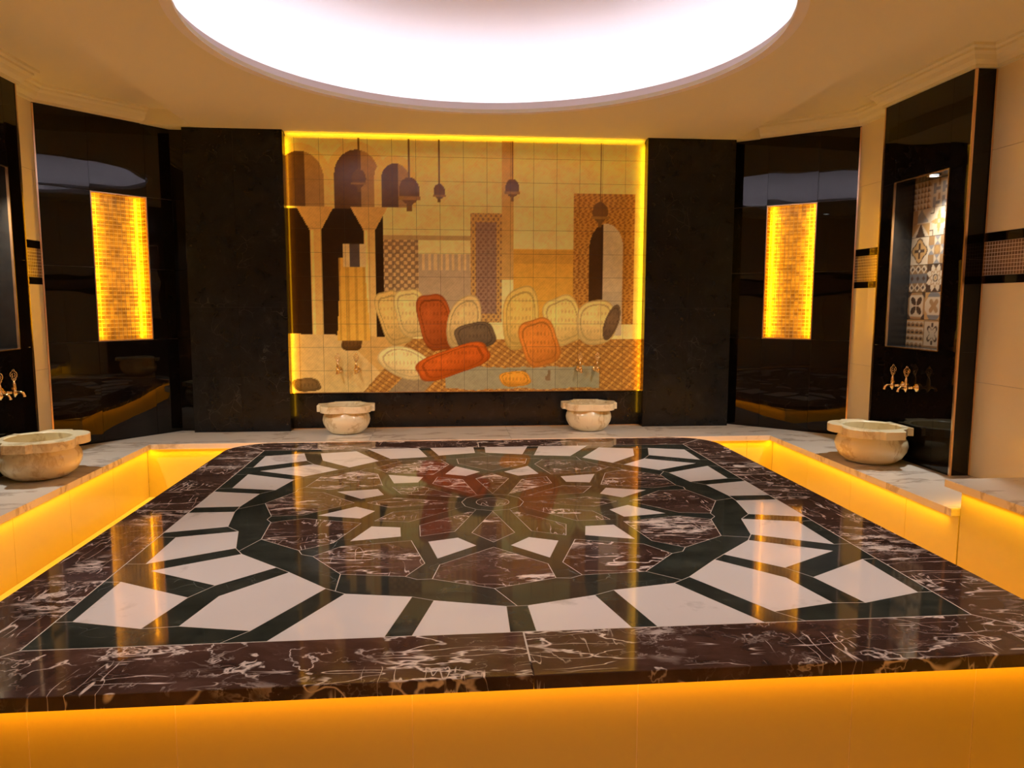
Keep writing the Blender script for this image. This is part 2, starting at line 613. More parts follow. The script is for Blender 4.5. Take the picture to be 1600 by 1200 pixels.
# ---- black stone plinth below the mural
for i in range(5):
    x0 = -1.345 + i * .628
    box('stone_panel', (x0 + .0006, YB - .012, BZ), (x0 + .628 - .0006, YB + .012, .262), M['stone'], wall_back)

box('base_trim', (-1.345, YB - .018, BZ), (1.795, YB - .0122, BZ + .007), M['bronze'], wall_back)

# ---- moulding over the mural with its LED cove
bm = bmesh.new()
for za, zb, d in ((2.486, 2.495, .03), (2.470, 2.486, .022), (2.495, 2.5045, .05)):
    add_box(bm, (-1.342, YB - d, za), (1.792, YB + .012, zb))
struct(from_bm('trim_1', bm, M['paint']))

# ------------------------------------------------------------------ side piers with patterned-tile niches
def pt_pattern(kind, U, V):
    """U, V in 0..1 (arrays) -> colours; encaustic-style geometric designs"""
    cream = np.array((.50, .41, .28)); tan = np.array((.30, .18, .08)); dark = np.array((.07, .042, .025)); grey = np.array((.22, .21, .20)); och = np.array((.40, .24, .09))
    c = np.empty(U.shape + (3,)); c[:] = cream
    x, y = U - .5, V - .5
    ax, ay = abs(x), abs(y)
    r = np.hypot(x, y); th = np.arctan2(y, x)
    def put(mask, col):
        c[mask] = col
    if kind == 0:      # small triangles
        u, v = (U * 5) % 1, (V * 5) % 1
        put(u + v < 1, tan); put((u + v < .5), dark)
    elif kind == 1:    # interlocked bars
        u, v = (U * 2) % 1, (V * 2) % 1
        put((u > .2) & (u < .5) & (v < .7), grey); put((v > .2) & (v < .45) & (u > .5), grey * .8); put((u > .7) & (v > .5), tan)
    elif kind == 2:    # big triangles
        put((y > 0) & (ax < (.5 - y) * .9), grey); put((y < 0) & (ax > -y), och); put((x < -.2) & (y > x * .4 + .1), tan); put((y < 0) & (ax < -y * .55), dark)
    elif kind == 3:    # cross and petals
        put((ax > .3) & (ay > .3), cream); put(((ax > .27) & (ax < .31) & (ay > .27)) | ((ay > .27) & (ay < .31) & (ax > .27)), dark)
        put((ax < .11 * np.cos(y * 3.4)) & (ay < .42) & (ay > .04), och); put((ay < .11 * np.cos(x * 3.4)) & (ax < .42) & (ax > .04), och); put(r < .07, cream); put(r < .03, dark)
    elif kind == 4:    # scalloped medallion
        R = .36 + .06 * np.cos(4 * th)
        put(r < R + .05, dark); put(r < R, och); put((ax < .05) & (ay < .3), dark); put((ay < .05) & (ax < .3), dark); put(r < .05, cream)
    elif kind == 5:    # checker hourglasses
        i, j = np.floor(U * 3), np.floor(V * 3); u, v = (U * 3) % 1 - .5, (V * 3) % 1 - .5
        put((i + j) % 2 == 0, tan); put(((i + j) % 2 == 1) & (abs(u) < abs(v)), grey); put((r < .12), och)
    elif kind == 6:    # diamonds
        u, v = (U * 3) % 1 - .5, (V * 3) % 1 - .5
        put(abs(u) + abs(v) > .5, tan * .7); put(abs(u) + abs(v) < .25, dark); put((ay < .17) & (abs(u) + abs(v) > .3), grey * .6)
    elif kind == 7:    # lace rosette
        put((np.cos(8 * th) * .08 + r > .42), dark); put(abs(r - .26 - .05 * np.cos(8 * th)) < .03, tan); put(abs(r - .12) < .02, dark); put((r < .07), och)
    elif kind == 8:    # star leaves
        put(abs(np.sin(2 * th)) * .42 > r, dark); put((ax > .38) | (ay > .38), tan); put((np.hypot(ax - .5, ay - .5) < .2), dark)
    elif kind == 9:    # big four leaf
        put(ax + ay > .62, och); put(r < .12 + .18 * abs(np.sin(2 * th)), tan); put((ay > .34) & (ax < .5 - ay + .2), grey * .8)
    elif kind == 10:   # rows of fans
        u, v = (U * 4) % 1 - .5, (V * 4) % 1
        put(np.hypot(u, v) < .55, tan); put(np.hypot(u, v) < .3, dark); put((v > .8), och)
    else:              # frame and crossed petals
        put((ax > .42) | (ay > .42), tan); put(abs(np.sin(2 * th)) * .36 > r, dark); put(abs(np.sin(2 * th)) * .36 - .07 > r, cream); put((ax < .05) & (ay > .25) & (ay < .4), dark)
    return c

def painted_grid(name, x0, x1, z0, z1, y, nx, nz, colfn, m, parent, lip=.008, facing=-1):
    """a tile in the XZ plane at y, front towards -Y, subdivided so that its printed picture can be stored per corner point"""
    xs = np.linspace(x0, x1, nx + 1); zs = np.linspace(z0, z1, nz + 1)
    X, Z = np.meshgrid(xs, zs)
    verts = np.stack([X, np.full_like(X, y), Z], -1).reshape(-1, 3)
    idx = np.arange((nx + 1) * (nz + 1)).reshape(nz + 1, nx + 1)
    faces = np.stack([idx[:-1, :-1], idx[:-1, 1:], idx[1:, 1:], idx[1:, :-1]], -1).reshape(-1, 4)
    rim = list(idx[0, :-1]) + list(idx[:-1, -1]) + list(idx[-1, :0:-1]) + list(idx[:0:-1, 0])
    nb = len(verts)
    back = verts[rim].copy(); back[:, 1] += lip
    allv = np.vstack([verts, back])
    n = len(rim)
    side = [(rim[(i + 1) % n], rim[i], nb + i, nb + (i + 1) % n) for i in range(n)]
    me = bpy.data.meshes.new(name)
    me.from_pydata(allv.tolist(), [], faces.tolist() + side)
    col = colfn(X, Z).reshape(-1, 3)
    c4 = np.ones((len(allv), 4), dtype=np.float32)
    c4[:nb, :3] = col
    c4[nb:, :3] = (.25, .18, .11)
    at = me.color_attributes.new('paint', 'FLOAT_COLOR', 'POINT')
    at.data.foreach_set('color', c4.ravel())
    me.materials.append(m)
    return link(name, me, parent)

def pier(name, X, sgn):
    """black gloss pier standing proud of a side wall. Local frame: x along the wall away from the camera (world Y), y into the wall"""
    Y0, Y1 = 4.466, 5.405
    n0, n1 = 4.66, 5.245
    W = abs((XR if sgn > 0 else XL) - X)
    p = struct(box(name, (.006, .185, BZ - .02), (Y1 - Y0 - .006, .20, 2.53), M['grout_d']))
    if sgn > 0:
        # local x -> world +Y would mirror, so run local x from far to near
        p.location = (X, Y1, 0); p.rotation_euler = (0, 0, -PI / 2)
        L = Y1 - Y0
        a0, a1 = Y1 - n1, Y1 - n0
    else:
        p.location = (X, Y0, 0); p.rotation_euler = (0, 0, PI / 2)
        L = Y1 - Y0
        a0, a1 = n0 - Y0, n1 - Y0
    rows = [BZ, .751, 1.343, 1.936, 2.52]
    cols = [0, a0, a1, L]
    for i in range(3):
        for k in range(4):
            if i == 1 and k in (1, 2):
                continue
            box('tile', (cols[i] + .001, 0, rows[k] + .001), (cols[i + 1] - .001, .012, rows[k + 1] - .001), M['black'], p)
    # returns
    for s0, s1 in ((0, .012), (L - .012, L)):
        for k in range(4):
            box('tile', (s0, .013, rows[k] + .001), (s1, W + .002, rows[k + 1] - .001), M['black'], p)
    near = L if sgn > 0 else 0
    far = L - near
    for s in (near, far):
        box('edge_trim', (s - .007, -.004, BZ), (s + .007, .010, 2.515), M['bronze'], p)
    s = near
    box('edge_trim', (s - .006, W - .012, BZ), (s + .006, W - .001, 2.515), M['bronze'], p)
    # niche
    D = .16
    bm = bmesh.new()
    add_box(bm, (a0 - .012, .012, .739), (a0, D + .012, 1.948)); add_box(bm, (a1, .012, .739), (a1 + .012, D + .012, 1.948))
    add_box(bm, (a0, .012, .739), (a1, D + .012, .751)); add_box(bm, (a0, .012, 1.936), (a1, D + .012, 1.948))
    from_bm('niche_lining', bm, M['black_in'], p)
    box('tile_bed', (a0, D + .004, .751), (a1, D + .012, 1.936), M['joint'], p)
    g = .0015
    for i in range(3):
        for k in range(6):
            x0 = a0 + i * (a1 - a0) / 3; x1 = a0 + (i + 1) * (a1 - a0) / 3
            z0 = .751 + k * 1.185 / 6; z1 = .751 + (k + 1) * 1.185 / 6
            kind = (10, 11, 3, 8, 9, 5, 6, 7, 0, 4, 5, 8, 2, 3, 6, 0, 1, 7)[k * 3 + i]
            f = lambda XX, ZZ, x0=x0, x1=x1, z0=z0, z1=z1, kind=kind: pt_pattern(kind, (XX - x0) / (x1 - x0), (ZZ - z0) / (z1 - z0))
            painted_grid('patterned_tile', x0 + g, x1 - g, z0 + g, z1 - g, D - .004, 26, 26, f, M['ptile'], p)
    bm = bmesh.new()
    t = .008
    add_box(bm, (a0 - t, -.004, .751 - t), (a0, .013, 1.936 + t)); add_box(bm, (a1, -.004, .751 - t), (a1 + t, .013, 1.936 + t))
    add_box(bm, (a0, -.004, .751 - t), (a1, .013, .751)); add_box(bm, (a0, -.004, 1.936), (a1, .013, 1.936 + t))
    from_bm('niche_frame', bm, M['bronze'], p)
    return p, (a0, a1, D)
for sgn, X, lab in ((1, 3.29, 'small round downlight shining on the patterned tiles of the right wall niche'), (-1, -2.85, 'small round downlight in the top of the left wall niche')):
    p, (a0, a1, D) = pier('pier', X, sgn)
    ym = (4.66 + 5.245) / 2 - (.07 if sgn > 0 else 0)
    xm = X + .052 * sgn
    t = thing('downlight', lab, 'lamp', (xm, ym, 1.936), 0, 'niche downlights')
    bm = bmesh.new()
    add_lathe(bm, [(.030, -.001), (.044, -.004), (.046, -.008), (.040, -.011), (.030, -.008)], 24)
    from_bm('bezel', bm, M['chrome'], t, True)
    bm = bmesh.new()
    add_lathe(bm, [(0, -.005), (.030, -.005), (.030, -.003), (0, -.003)], 24)
    from_bm('lens', bm, M['lamp'], t)
    L = bpy.data.lights.new('downlight_lamp', 'SPOT')
    L.energy = P_SPOT; L.color = (1, .95, .88); L.spot_size = math.radians(124); L.spot_blend = .9; L.shadow_soft_size = .02
    lo = bpy.data.objects.new('downlight_lamp', L); COL.objects.link(lo); lo.parent = t; lo.location = (0, 0, -.014); lo.rotation_euler = (0, math.radians(26) * sgn, 0)

# ------------------------------------------------------------------ ceiling: soffit with round opening, side coffers, cornices, dome
DC = (0.25, 4.23); DR = 1.592
SX0, SX1 = -2.062, 2.585
def soffit():
    bm = bmesh.new()
    n = 96
    ring = [(DC[0] + DR * math.cos(2 * PI * i / n), DC[1] + DR * math.sin(2 * PI * i / n)) for i in range(n)]
    outer = [(SX0, YF), (SX1, YF), (SX1, YB + .012), (SX0, YB + .012)]
    pts = [Vector(p) for p in outer + ring]
    edges = [(0, 1), (1, 2), (2, 3), (3, 0)] + [(4 + i, 4 + (i + 1) % n) for i in range(n)]
    vs, es, fs, _, _, _ = delaunay_2d_cdt(pts, edges, [], 0, 1e-6)
    v3 = [bm.verts.new((v.x, v.y, SOFF)) for v in vs]
    for f in fs:
        c = sum((vs[i] for i in f), Vector((0, 0))) / len(f)
        if (c.x - DC[0]) ** 2 + (c.y - DC[1]) ** 2 > (DR * .999) ** 2 and SX0 < c.x < SX1:
            bm.faces.new([v3[i] for i in f])
    ex = bmesh.ops.extrude_face_region(bm, geom=list(bm.faces))
    bmesh.ops.translate(bm, vec=(0, 0, .025), verts=[v for v in ex['geom'] if isinstance(v, bmesh.types.BMVert)])
    return from_bm('ceiling', bm, M['paint'])
ceiling = struct(soffit())
# drop edges of the soffit and the coffers at both sides
for x0, x1 in ((SX0, SX0 + .012), (SX1 - .012, SX1)):
    box('drop_edge', (x0, YF, SOFF + .025), (x1, YB, CEIL + .02), M['paint'], ceiling)
box('side_ceiling', (XL - .1, YF, CEIL), (SX0, YB + .1, CEIL + .02), M['paint'], ceiling)
box('side_ceiling', (SX1, YF, CEIL), (XR + .1, YB + .1, CEIL + .02), M['paint'], ceiling)
# infill beside the pilaster heads
prism('soffit_infill', ccw([(SX1, YB), (SX1, 6.50), (2.80, 6.50), (2.63, YB)]), SOFF + .003, CEIL, M['paint'], ceiling)
prism('soffit_infill', ccw([(SX0, YB), (SX0, 6.46), (-2.46, 6.46), (-2.30, YB)]), SOFF + .003, CEIL, M['paint'], ceiling)
# rim of the opening, ledge and dome
bm = bmesh.new()
add_lathe(bm, [(DR - .002, SOFF - .002), (DR + .056, SOFF - .002), (DR + .056, 2.590), (DR + .043, 2.590), (DR - .002, SOFF - .002)], 128)
o = from_bm('opening_rim', bm, M['rim'], ceiling, False); o.location = (DC[0], DC[1], 0)
bm = bmesh.new()
RD = 2.0
prof = [(DR + .03, SOFF + .026), (RD, SOFF + .026), (RD, 2.60)]
for i in range(1, 17):
    a = i / 16 * PI / 2
    prof.append((RD * math.cos(a) if i < 16 else 0, 2.60 + .80 * math.sin(a)))
add_lathe(bm, prof, 96)
o = from_bm('dome', bm, M['dome'], ceiling, True); o.location = (DC[0], DC[1], 0)
bm = bmesh.new()
add_lathe(bm, [(DR + .065, 2.535), (DR + .09, 2.535), (DR + .09, 2.55), (DR + .065, 2.55), (DR + .065, 2.535)], 96)
o = from_bm('light_strip', bm, M['led_w'], ceiling); o.location = (DC[0], DC[1], 0)

# fill spots added out of view in the soffit to brighten platform and mural
for x, y, lab in ((-1.78, 2.35, 'added fill spot in the soffit left of the dome, nearer the viewer'), (2.28, 2.35, 'added fill spot in the soffit right of the dome, nearer the viewer'), (-1.78, 3.35, 'added fill spot in the soffit left of the dome, nearer the mural'), (2.28, 3.35, 'added fill spot in the soffit right of the dome, nearer the mural')):
    t = thing('fill_spot', lab, 'lamp', (x, y, SOFF), 0, 'added fill spots')
    bm = bmesh.new()
    add_lathe(bm, [(.050, .0), (.064, -.002), (.066, -.006), (.058, -.009), (.050, -.005)], 24)
    from_bm('bezel', bm, M['chrome'], t, True)
    bm = bmesh.new()
    add_lathe(bm, [(0, -.004), (.050, -.004), (.050, -.001), (0, -.001)], 24)
    from_bm('lens', bm, M['lamp'], t)
    L = bpy.data.lights.new('fill_lamp', 'SPOT')
    L.energy = P_FILL * (1.08 if y < 3 else 1.15); L.color = (1, .87, .82); L.spot_size = math.radians(60); L.spot_blend = .9; L.shadow_soft_size = .05
    lo = bpy.data.objects.new('fill_lamp', L); COL.objects.link(lo); lo.parent = t; lo.location = (0, 0, -.03)
    lo.rotation_euler = (Vector((.25 + (.75 if x > 0 else -.75), 2.75 if y < 3 else 5.4, 0 if y < 3 else .55)) - Vector((x, y, SOFF))).to_track_quat('-Z', 'Y').to_euler()

# cornices: stepped profile extruded along each wall
CPROF = [(0, 2.512), (.022, 2.512), (.022, 2.53), (.05, 2.55), (.062, 2.575), (.085, 2.59), (.085, 2.605), (.11, 2.612), (.11, CEIL), (0, CEIL)]
def cornice(name, path):
    """path: plan points; profile offset to the right-hand side of travel, mitred"""
    bm = bmesh.new()
    pts = [np.array(p, float) for p in path]
    rings = []
    for i, p in enumerate(pts):
        dirs = []
        if i > 0:
            dirs.append(pts[i] - pts[i - 1])
        if i < len(pts) - 1:
            dirs.append(pts[i + 1] - pts[i])
        ns = [np.array((d[1], -d[0])) / np.linalg.norm(d) for d in dirs]
        if len(ns) == 2:
            mv = (ns[0] + ns[1]) / (1 + ns[0] @ ns[1])
        else:
            mv = ns[0]
        rings.append([bm.verts.new((p[0] + mv[0] * d, p[1] + mv[1] * d, z)) for d, z in CPROF])
    k = len(CPROF)
    for a, b in zip(rings, rings[1:]):
        for i in range(k):
            bm.faces.new((a[i], a[(i + 1) % k], b[(i + 1) % k], b[i]))
    bm.faces.new(rings[0]); bm.faces.new(rings[-1])
    return struct(from_bm(name, bm, M['paint']))
rd = np.array((RB[0] - RA[0], RB[1] - RA[1])) / Rl
ld = np.array((LB[0] - LA[0], LB[1] - LA[1])) / Ll
cornice('trim_2', [tuple(np.array(RA) + rd * .23), RB, (XR, 5.405), (3.29, 5.405), (3.29, 4.466), (XR, 4.466), (XR, YF)])
cornice('trim_3', [(XL, YF), (XL, 4.466), (-2.85, 4.466), (-2.85, 5.405), (XL, 5.405), LA, tuple(np.array(LB) - ld * .225)])

# ------------------------------------------------------------------ platform ("belly stone")
plat = thing('heated_platform', 'low square platform of dark red, green and white marble with a twelve-petal rosette', 'platform', (CX, CY, 0))
HB = 1.548       # half side of the inlaid field
PH = math.radians(-3.4)
RO = np.array((.003, .03))    # rosette centre relative to platform centre
def pol(r, deg, rot=True):
    a = math.radians(deg) + (PH if rot else 0)
    # angle measured from the front (-Y) towards +X
    q = (r * math.sin(a), -r * math.cos(a))
    return (q[0] + (RO[0] if rot else 0), q[1] + (RO[1] if rot else 0))
polys = []    # (material, name, points)
seg = []      # extra joint lines
QUAD = [
    [(.039, 1.342), (.292, 1.270), (.358, HB), (.044, HB)],
    [(.373, 1.229), (.618, 1.181), (.812, HB), (.447, HB)],
    [(.697, 1.123), (.866, .942), (1.07, 1.164), (1.125, 1.411), (.884, 1.466)],
    [(.929, .882), (1.111, .707), (1.414, .879), (1.115, 1.057)],
    [(1.157, .627), (1.212, .384), (1.468, .45), (1.467, .795)],
    [(1.281, .305), (1.319, .05), (HB, .048), (HB, .375)],
    [(1.179, 1.168), (1.243, 1.42), (1.49, 1.345), (1.484, .99)]]
QSEG = [((.884, 1.466), (.955, HB)), ((1.125, 1.411), (1.243, 1.42)), ((1.115, 1.057), (1.179, 1.168)), ((1.49, 1.345), (HB, 1.345)),
        ((1.484, .99), (HB, .985)), ((1.468, .45), (HB, .44)), ((1.467, .795), (HB, .79))]
RSEG = [((.292, 1.270), (.373, 1.229)), ((.618, 1.181), (.6575, 1.152)), ((.6575, 1.152), (.697, 1.123)), ((.866, .942), (.929, .882)), ((1.111, .707), (1.134, .667)), ((1.134, .667), (1.157, .627)),
        ((1.212, .384), (1.281, .305)), ((1.319, .05), (1.319, 0)), ((0, 1.342), (.039, 1.342))]
ROUT = [(0, -1.342), (.6575, -1.152), (1.134, -.667), (1.319, 0), (1.134, .667), (.6575, 1.152), (0, 1.342), (-.6575, 1.152), (-1.134, .667), (-1.319, 0), (-1.134, -.667), (-.6575, -1.152)]
for sx in (1, -1):
    for sy in (1, -1):
        for q in QUAD:
            polys.append(('white', 'white_inlay', ccw([(x * sx, y * sy) for x, y in q])))
        for a, b in QSEG + RSEG:
            seg.append(((a[0] * sx, a[1] * sy), (b[0] * sx, b[1] * sy)))
for k in range(12):
    t = 30 * k
    polys.append(('red', 'red_petal', ccw([pol(.176, t), pol(.541, t - 10.6), pol(.668, t), pol(.541, t + 10.6)])))
    polys.append(('white', 'white_inlay', ccw([pol(.626, t + 15), pol(.718, t + 15 - 8.8), pol(.905, t + 15), pol(.718, t + 15 + 8.8)])))
    polys.append(('red', 'red_inlay', ccw([pol(.738, t), pol(.975, t + 13.1), pol(1.132, t + 12.2), pol(1.208, t), pol(1.132, t - 12.2), pol(.975, t - 13.1)])))
    seg.append((pol(.668, t), pol(.738, t)))
    seg.append((pol(.170, t), pol(.176, t)))
    seg.append((pol(.166, t), pol(.166, t + 30)))
    seg.append((pol(1.132, t + 12.2), pol(1.15, t + 15)))
    seg.append((pol(1.15, t + 15), pol(1.132, t + 17.8)))
    seg.append((pol(1.208, t), ROUT[k]))
    seg.append((pol(.166, t + 15), pol(.626, t + 15)))
    seg.append((pol(.905, t + 15), pol(1.15, t + 15)))
polys.append(('red', 'red_disc', [pol(.088, 360 * i / 28) for i in range(28)][::1]))
polys[-1] = ('red', 'red_disc', ccw(polys[-1][2]))

def build_inlay():
    pts = [Vector(p) for p in ((-HB, -HB), (HB, -HB), (HB, HB), (-HB, HB))]
    edges = [(0, 1), (1, 2), (2, 3), (3, 0)]
    for _, _, p in polys:
        b = len(pts)
        pts += [Vector(q) for q in p]
        edges += [(b + i, b + (i + 1) % len(p)) for i in range(len(p))]
    for a, b in seg:
        i = len(pts)
        pts += [Vector(a), Vector(b)]
        edges.append((i, i + 1))
    vs, es, fs, ov, oe, of = delaunay_2d_cdt(pts, edges, [], 0, .0015)
    cons = set()
    for (a, b), src in zip(es, oe):
        if src:
            cons.add((min(a, b), max(a, b)))
    # flood fill triangles over unconstrained edges
    e2f = {}
    for fi, f in enumerate(fs):
        for i in range(len(f)):
            a, b = f[i], f[(i + 1) % len(f)]
            e2f.setdefault((min(a, b), max(a, b)), []).append(fi)
    comp = [-1] * len(fs)
    n = 0
    for s in range(len(fs)):
        if comp[s] >= 0:
            continue
        comp[s] = n
        st = [s]
        while st:
            f = fs[st.pop()]
            for i in range(len(f)):
                a, b = f[i], f[(i + 1) % len(f)]
                k = (min(a, b), max(a, b))
                if k in cons:
                    continue
                for g in e2f[k]:
                    if comp[g] < 0:
                        comp[g] = n
                        st.append(g)
        n += 1
    def inside(c, p):
        r = False
        for i in range(len(p)):
            x0, y0 = p[i - 1]; x1, y1 = p[i]
            if (y0 > c[1]) != (y1 > c[1]) and c[0] < (x1 - x0) * (c[1] - y0) / (y1 - y0) + x0:
                r = not r
        return r
    for k in range(n):
        tri = [fs[i] for i in range(len(fs)) if comp[i] == k]
        ar = sum(abs(area2([tuple(vs[i]) for i in t])) for t in tri)
        if ar < 2e-4:
            continue
        big = max(tri, key=lambda t: abs(area2([tuple(vs[i]) for i in t])))
        c = sum((vs[i] for i in big), Vector((0, 0))) / 3
        mname, oname = 'green', 'green_inlay'
        for mm, nn, p in polys:
            if inside((c.x, c.y), p):
                mname, oname = mm, nn
                break
        bm = bmesh.new()
        vm = {}
        for t in tri:
            for i in t:
                if i not in vm:
                    vm[i] = bm.verts.new((vs[i].x, vs[i].y, 0))
            try:
                bm.faces.new([vm[i] for i in t])
            except ValueError:
                pass
        bmesh.ops.recalc_face_normals(bm, faces=bm.faces)
        for f in bm.faces:
            if f.normal.z < 0:
                f.normal_flip()
        # pull the outline in by half a joint
        loops = {}
        for e in bm.edges:
            if len(e.link_faces) == 1:
                for v in e.verts:
                    loops.setdefault(v, []).append(e)
        mv = {}
        for v, ee in loops.items():
            acc = Vector((0, 0, 0)); ns = []
            for e in ee[:2]:
                d = (e.other_vert(v).co - v.co).normalized()
                nrm = Vector((-d.y, d.x, 0))
                fc = e.link_faces[0].calc_center_median()
                if (fc - (e.verts[0].co + e.verts[1].co) / 2).dot(nrm) < 0:
                    nrm = -nrm
                ns.append(nrm)
            if len(ns) == 2:
                acc = (ns[0] + ns[1]) / max(.4, 1 + ns[0].dot(ns[1]))
            mv[v] = acc * (.0017 if mname != 'white' else .0004)
        for v, d in mv.items():
            v.co += d
        bmesh.ops.dissolve_limit(bm, angle_limit=.01, verts=bm.verts, edges=bm.edges)
        ex = bmesh.ops.extrude_face_region(bm, geom=list(bm.faces))
        bmesh.ops.translate(bm, vec=(0, 0, -.018), verts=[v for v in ex['geom'] if isinstance(v, bmesh.types.BMVert)])
        from_bm(oname, bm, M[mname], plat)
build_inlay()
box('joint_bed', (-HB - .2, -HB - .2, -.022), (HB + .2, HB + .2, -.0003), M['joint'], plat)

# border of dark red marble, mitred, with rounded outer corners; top slab and edge are one stone
def border():
    R = .30
    arc = lambda cx, cy, a0: [(cx + R * math.cos(math.radians(a0 + i * 7.5)), cy + R * math.sin(math.radians(a0 + i * 7.5))) for i in range(7)]
    h = HS
    g = .0006
    half = {'front': [[(-HB, -HB), (0, -HB), (0, -h), (-h + R, -h)], [(0, -HB), (HB, -HB), (h - R, -h), (0, -h)]]}
    c = math.cos(math.radians(45))
    # one half of the front side from the middle joint to the corner mitre
    corner = [(h - R + R * math.sin(math.radians(a)), -h + R - R * math.cos(math.radians(a))) for a in (0, 7.5, 15, 22.5, 30, 37.5, 45)]
    piece = [(0.0, -HB), (0.0, -h)] + corner + [(HB, -HB)]
    piece = ccw(piece)
    for rot in range(4):
        ca, sa = (1, 0, -1, 0)[rot], (0, 1, 0, -1)[rot]
        for mir in (1, -1):
            q = [(x * mir, y) for x, y in piece]
            q = ccw(inset_poly(ccw(q), g))
            q = [(x * ca - y * sa, x * sa + y * ca) for x, y in q]
            prism('border_stone', ccw(q), -.042, 0, M['red'], plat, .0025)
border()
# carcass and tiled risers under the overhang
PI_ = HS - .07
box('carcass', (-PI_ + .0006, -PI_ + .0006, FLOOR), (PI_ - .0006, PI_ - .0006, -.042), M['light_joint'], plat)
front_j = [-PI_, -1.42, -1.02, -.35, .325, 1.005, 1.41, PI_]
side_j = [-PI_, -1.1, -.43, .24, .91, 1.45, PI_]
for sgn in (-1, 1):
    for a, b in zip(front_j, front_j[1:]):
        y0, y1 = sorted((PI_ * sgn, (PI_ - .012) * sgn))
        box('riser_tile', (a + .0015, y0, FLOOR), (b - .0015, y1, -.044), M['riser'], plat)
    for a, b in zip(side_j, side_j[1:]):
        x0, x1 = sorted((PI_ * sgn, (PI_ - .012) * sgn))
        box('riser_tile', (x0, max(a, -PI_ + .012) + .0015, FLOOR), (x1, min(b, PI_ - .012) - .0015, -.044), M['riser'], plat)
LEDL = 2 * PI_ - .02
for ang in range(4):
    c, s = (1, 0, -1, 0)[ang], (0, 1, 0, -1)[ang]
    bm = bmesh.new()
    add_box(bm, (-LEDL / 2, -PI_ - .016, -.047), (LEDL / 2, -PI_ - .006, -.0425))
    bmesh.ops.rotate(bm, cent=(0, 0, 0), matrix=Matrix.Rotation(ang * PI / 2, 3, 'Z'), verts=bm.verts)
    from_bm('light_strip', bm, M['led'], plat)
    d = Vector((s, -c, 0))           # outward direction of this side
    along = Vector((c, s, 0))
    dn = Vector((0, 0, -1)) + d * .15; dn.normalize()
    area('platform_lamp', d * (PI_ + .03) + Vector((0, 0, -.05)), along, (-dn).cross(along), LEDL, .02, AMBER, P_PLINTH * LEDL * (1.0, 2.0, 4.5, 2.0)[ang], plat, 150)

# ------------------------------------------------------------------ wall benches
BXL, BXR, BYB = -2.333, 2.772, 6.006     # front edges of the bench tops
def bench_top_piece(pts, name='seat_slab', z1=BZ, th=.042):
    return prism(name, ccw(inset_poly(ccw(pts), .0008)), z1 - th, z1, M['bench'], bench, .002)
bench = thing('wall_bench', 'low white marble bench running along the side and back walls, lit amber under its lip', 'bench', (0, 0, 0))
# left run
lx = XL + .0
bench_top_piece([(BXL, -2.0), (BXL, .6), (lx, .6), (lx, -2.0)])
bench_top_piece([(BXL, .6), (BXL, 2.3), (lx, 2.3), (lx, .6)])
bench_top_piece([(BXL, 2.3), (BXL, 4.15), (lx, 4.15), (lx, 2.3)])
bench_top_piece([(BXL, 4.15), (BXL, BYB), (-2.80, 6.05), (lx, 5.84), (lx, 4.15)])
# back run
LCOR = (-2.333, BYB)
bench_top_piece([(-2.333, BYB), (-1.345, BYB), (-1.345, 6.635), (-2.30, 6.635), (-2.80, 6.05)])
bench_top_piece([(-1.345, BYB), (-.62, BYB), (-.62, 6.635), (-1.345, 6.635)])
bench_top_piece([(-.62, BYB), (.55, BYB), (.55, 6.635), (-.62, 6.635)])
bench_top_piece([(.55, BYB), (1.795, BYB), (1.795, 6.635), (.55, 6.635)])
bench_top_piece([(1.795, BYB), (2.772, BYB), (3.21, 6.13), (2.63, 6.635), (1.795, 6.635)])
# right run
bench_top_piece([(BXR, 3.725), (XR, 3.725), (XR, 5.93), (3.21, 6.13), (BXR, BYB)])
def riser_x(x, sgn, y0, y1, step, parent, z1):
    y = y1
    while y > y0 + .01:
        ya = max(y0, y - step)
        box('riser_tile', (min(x, x + .012 * sgn), ya + .0012, FLOOR), (max(x, x + .012 * sgn), y - .0012, z1), M['riser'], parent)
        y -= step
riser_x(BXL - .04, -1, -2.0, BYB + .04, .62, bench, BZ - .043)
riser_x(BXR + .045, 1, 3.722, BYB + .04, .62, bench, BZ - .043)
x = BXL - .04
while x < BXR + .04:
    xb = min(x + .62, BXR + .045)
    box('riser_tile', (x + .0012, BYB + .04, FLOOR), (xb - .0012, BYB + .052, BZ - .043), M['riser'], bench)
    x += .62
bm = bmesh.new()
add_box(bm, (XL + .001, -2.0, FLOOR), (BXL - .053, 5.85, BZ - .043)); add_box(bm, (BXR + .058, 3.78, FLOOR), (XR - .001, 5.95, BZ - .043)); add_box(bm, (-2.3, BYB + .053, FLOOR), (2.6, 6.63, BZ - .043))
from_bm('carcass', bm, M['grout'], bench)
# LED strips under the lips
def led_y(x, sgn, y0, y1, z, parent, pw):
    """strip along Y at a face whose outward normal is sgn*X"""
    box('light_strip', (min(x + .006 * sgn, x + .016 * sgn), y0, z - .005), (max(x + .006 * sgn, x + .016 * sgn), y1, z - .0005), M['led'], parent)
    al = Vector((0, 1, 0)); dn = Vector((.3 * sgn, 0, -1)).normalized()
    area('bench_lamp', (x + .026 * sgn, (y0 + y1) / 2, z - .007), al, (-dn).cross(al), y1 - y0, .016, AMBER_Y, pw * (y1 - y0), parent, 150)
led_y(BXL - .04, 1, -2.0, BYB + .03, BZ - .042, bench, P_BENCH)
led_y(BXR + .045, -1, 3.8, BYB + .03, BZ - .042, bench, P_BENCH)
box('light_strip', (BXL - .03, BYB + .024, BZ - .047), (BXR + .035, BYB + .034, BZ - .0425), M['led'], bench)
al = Vector((1, 0, 0)); dn = Vector((0, -.3, -1)).normalized()
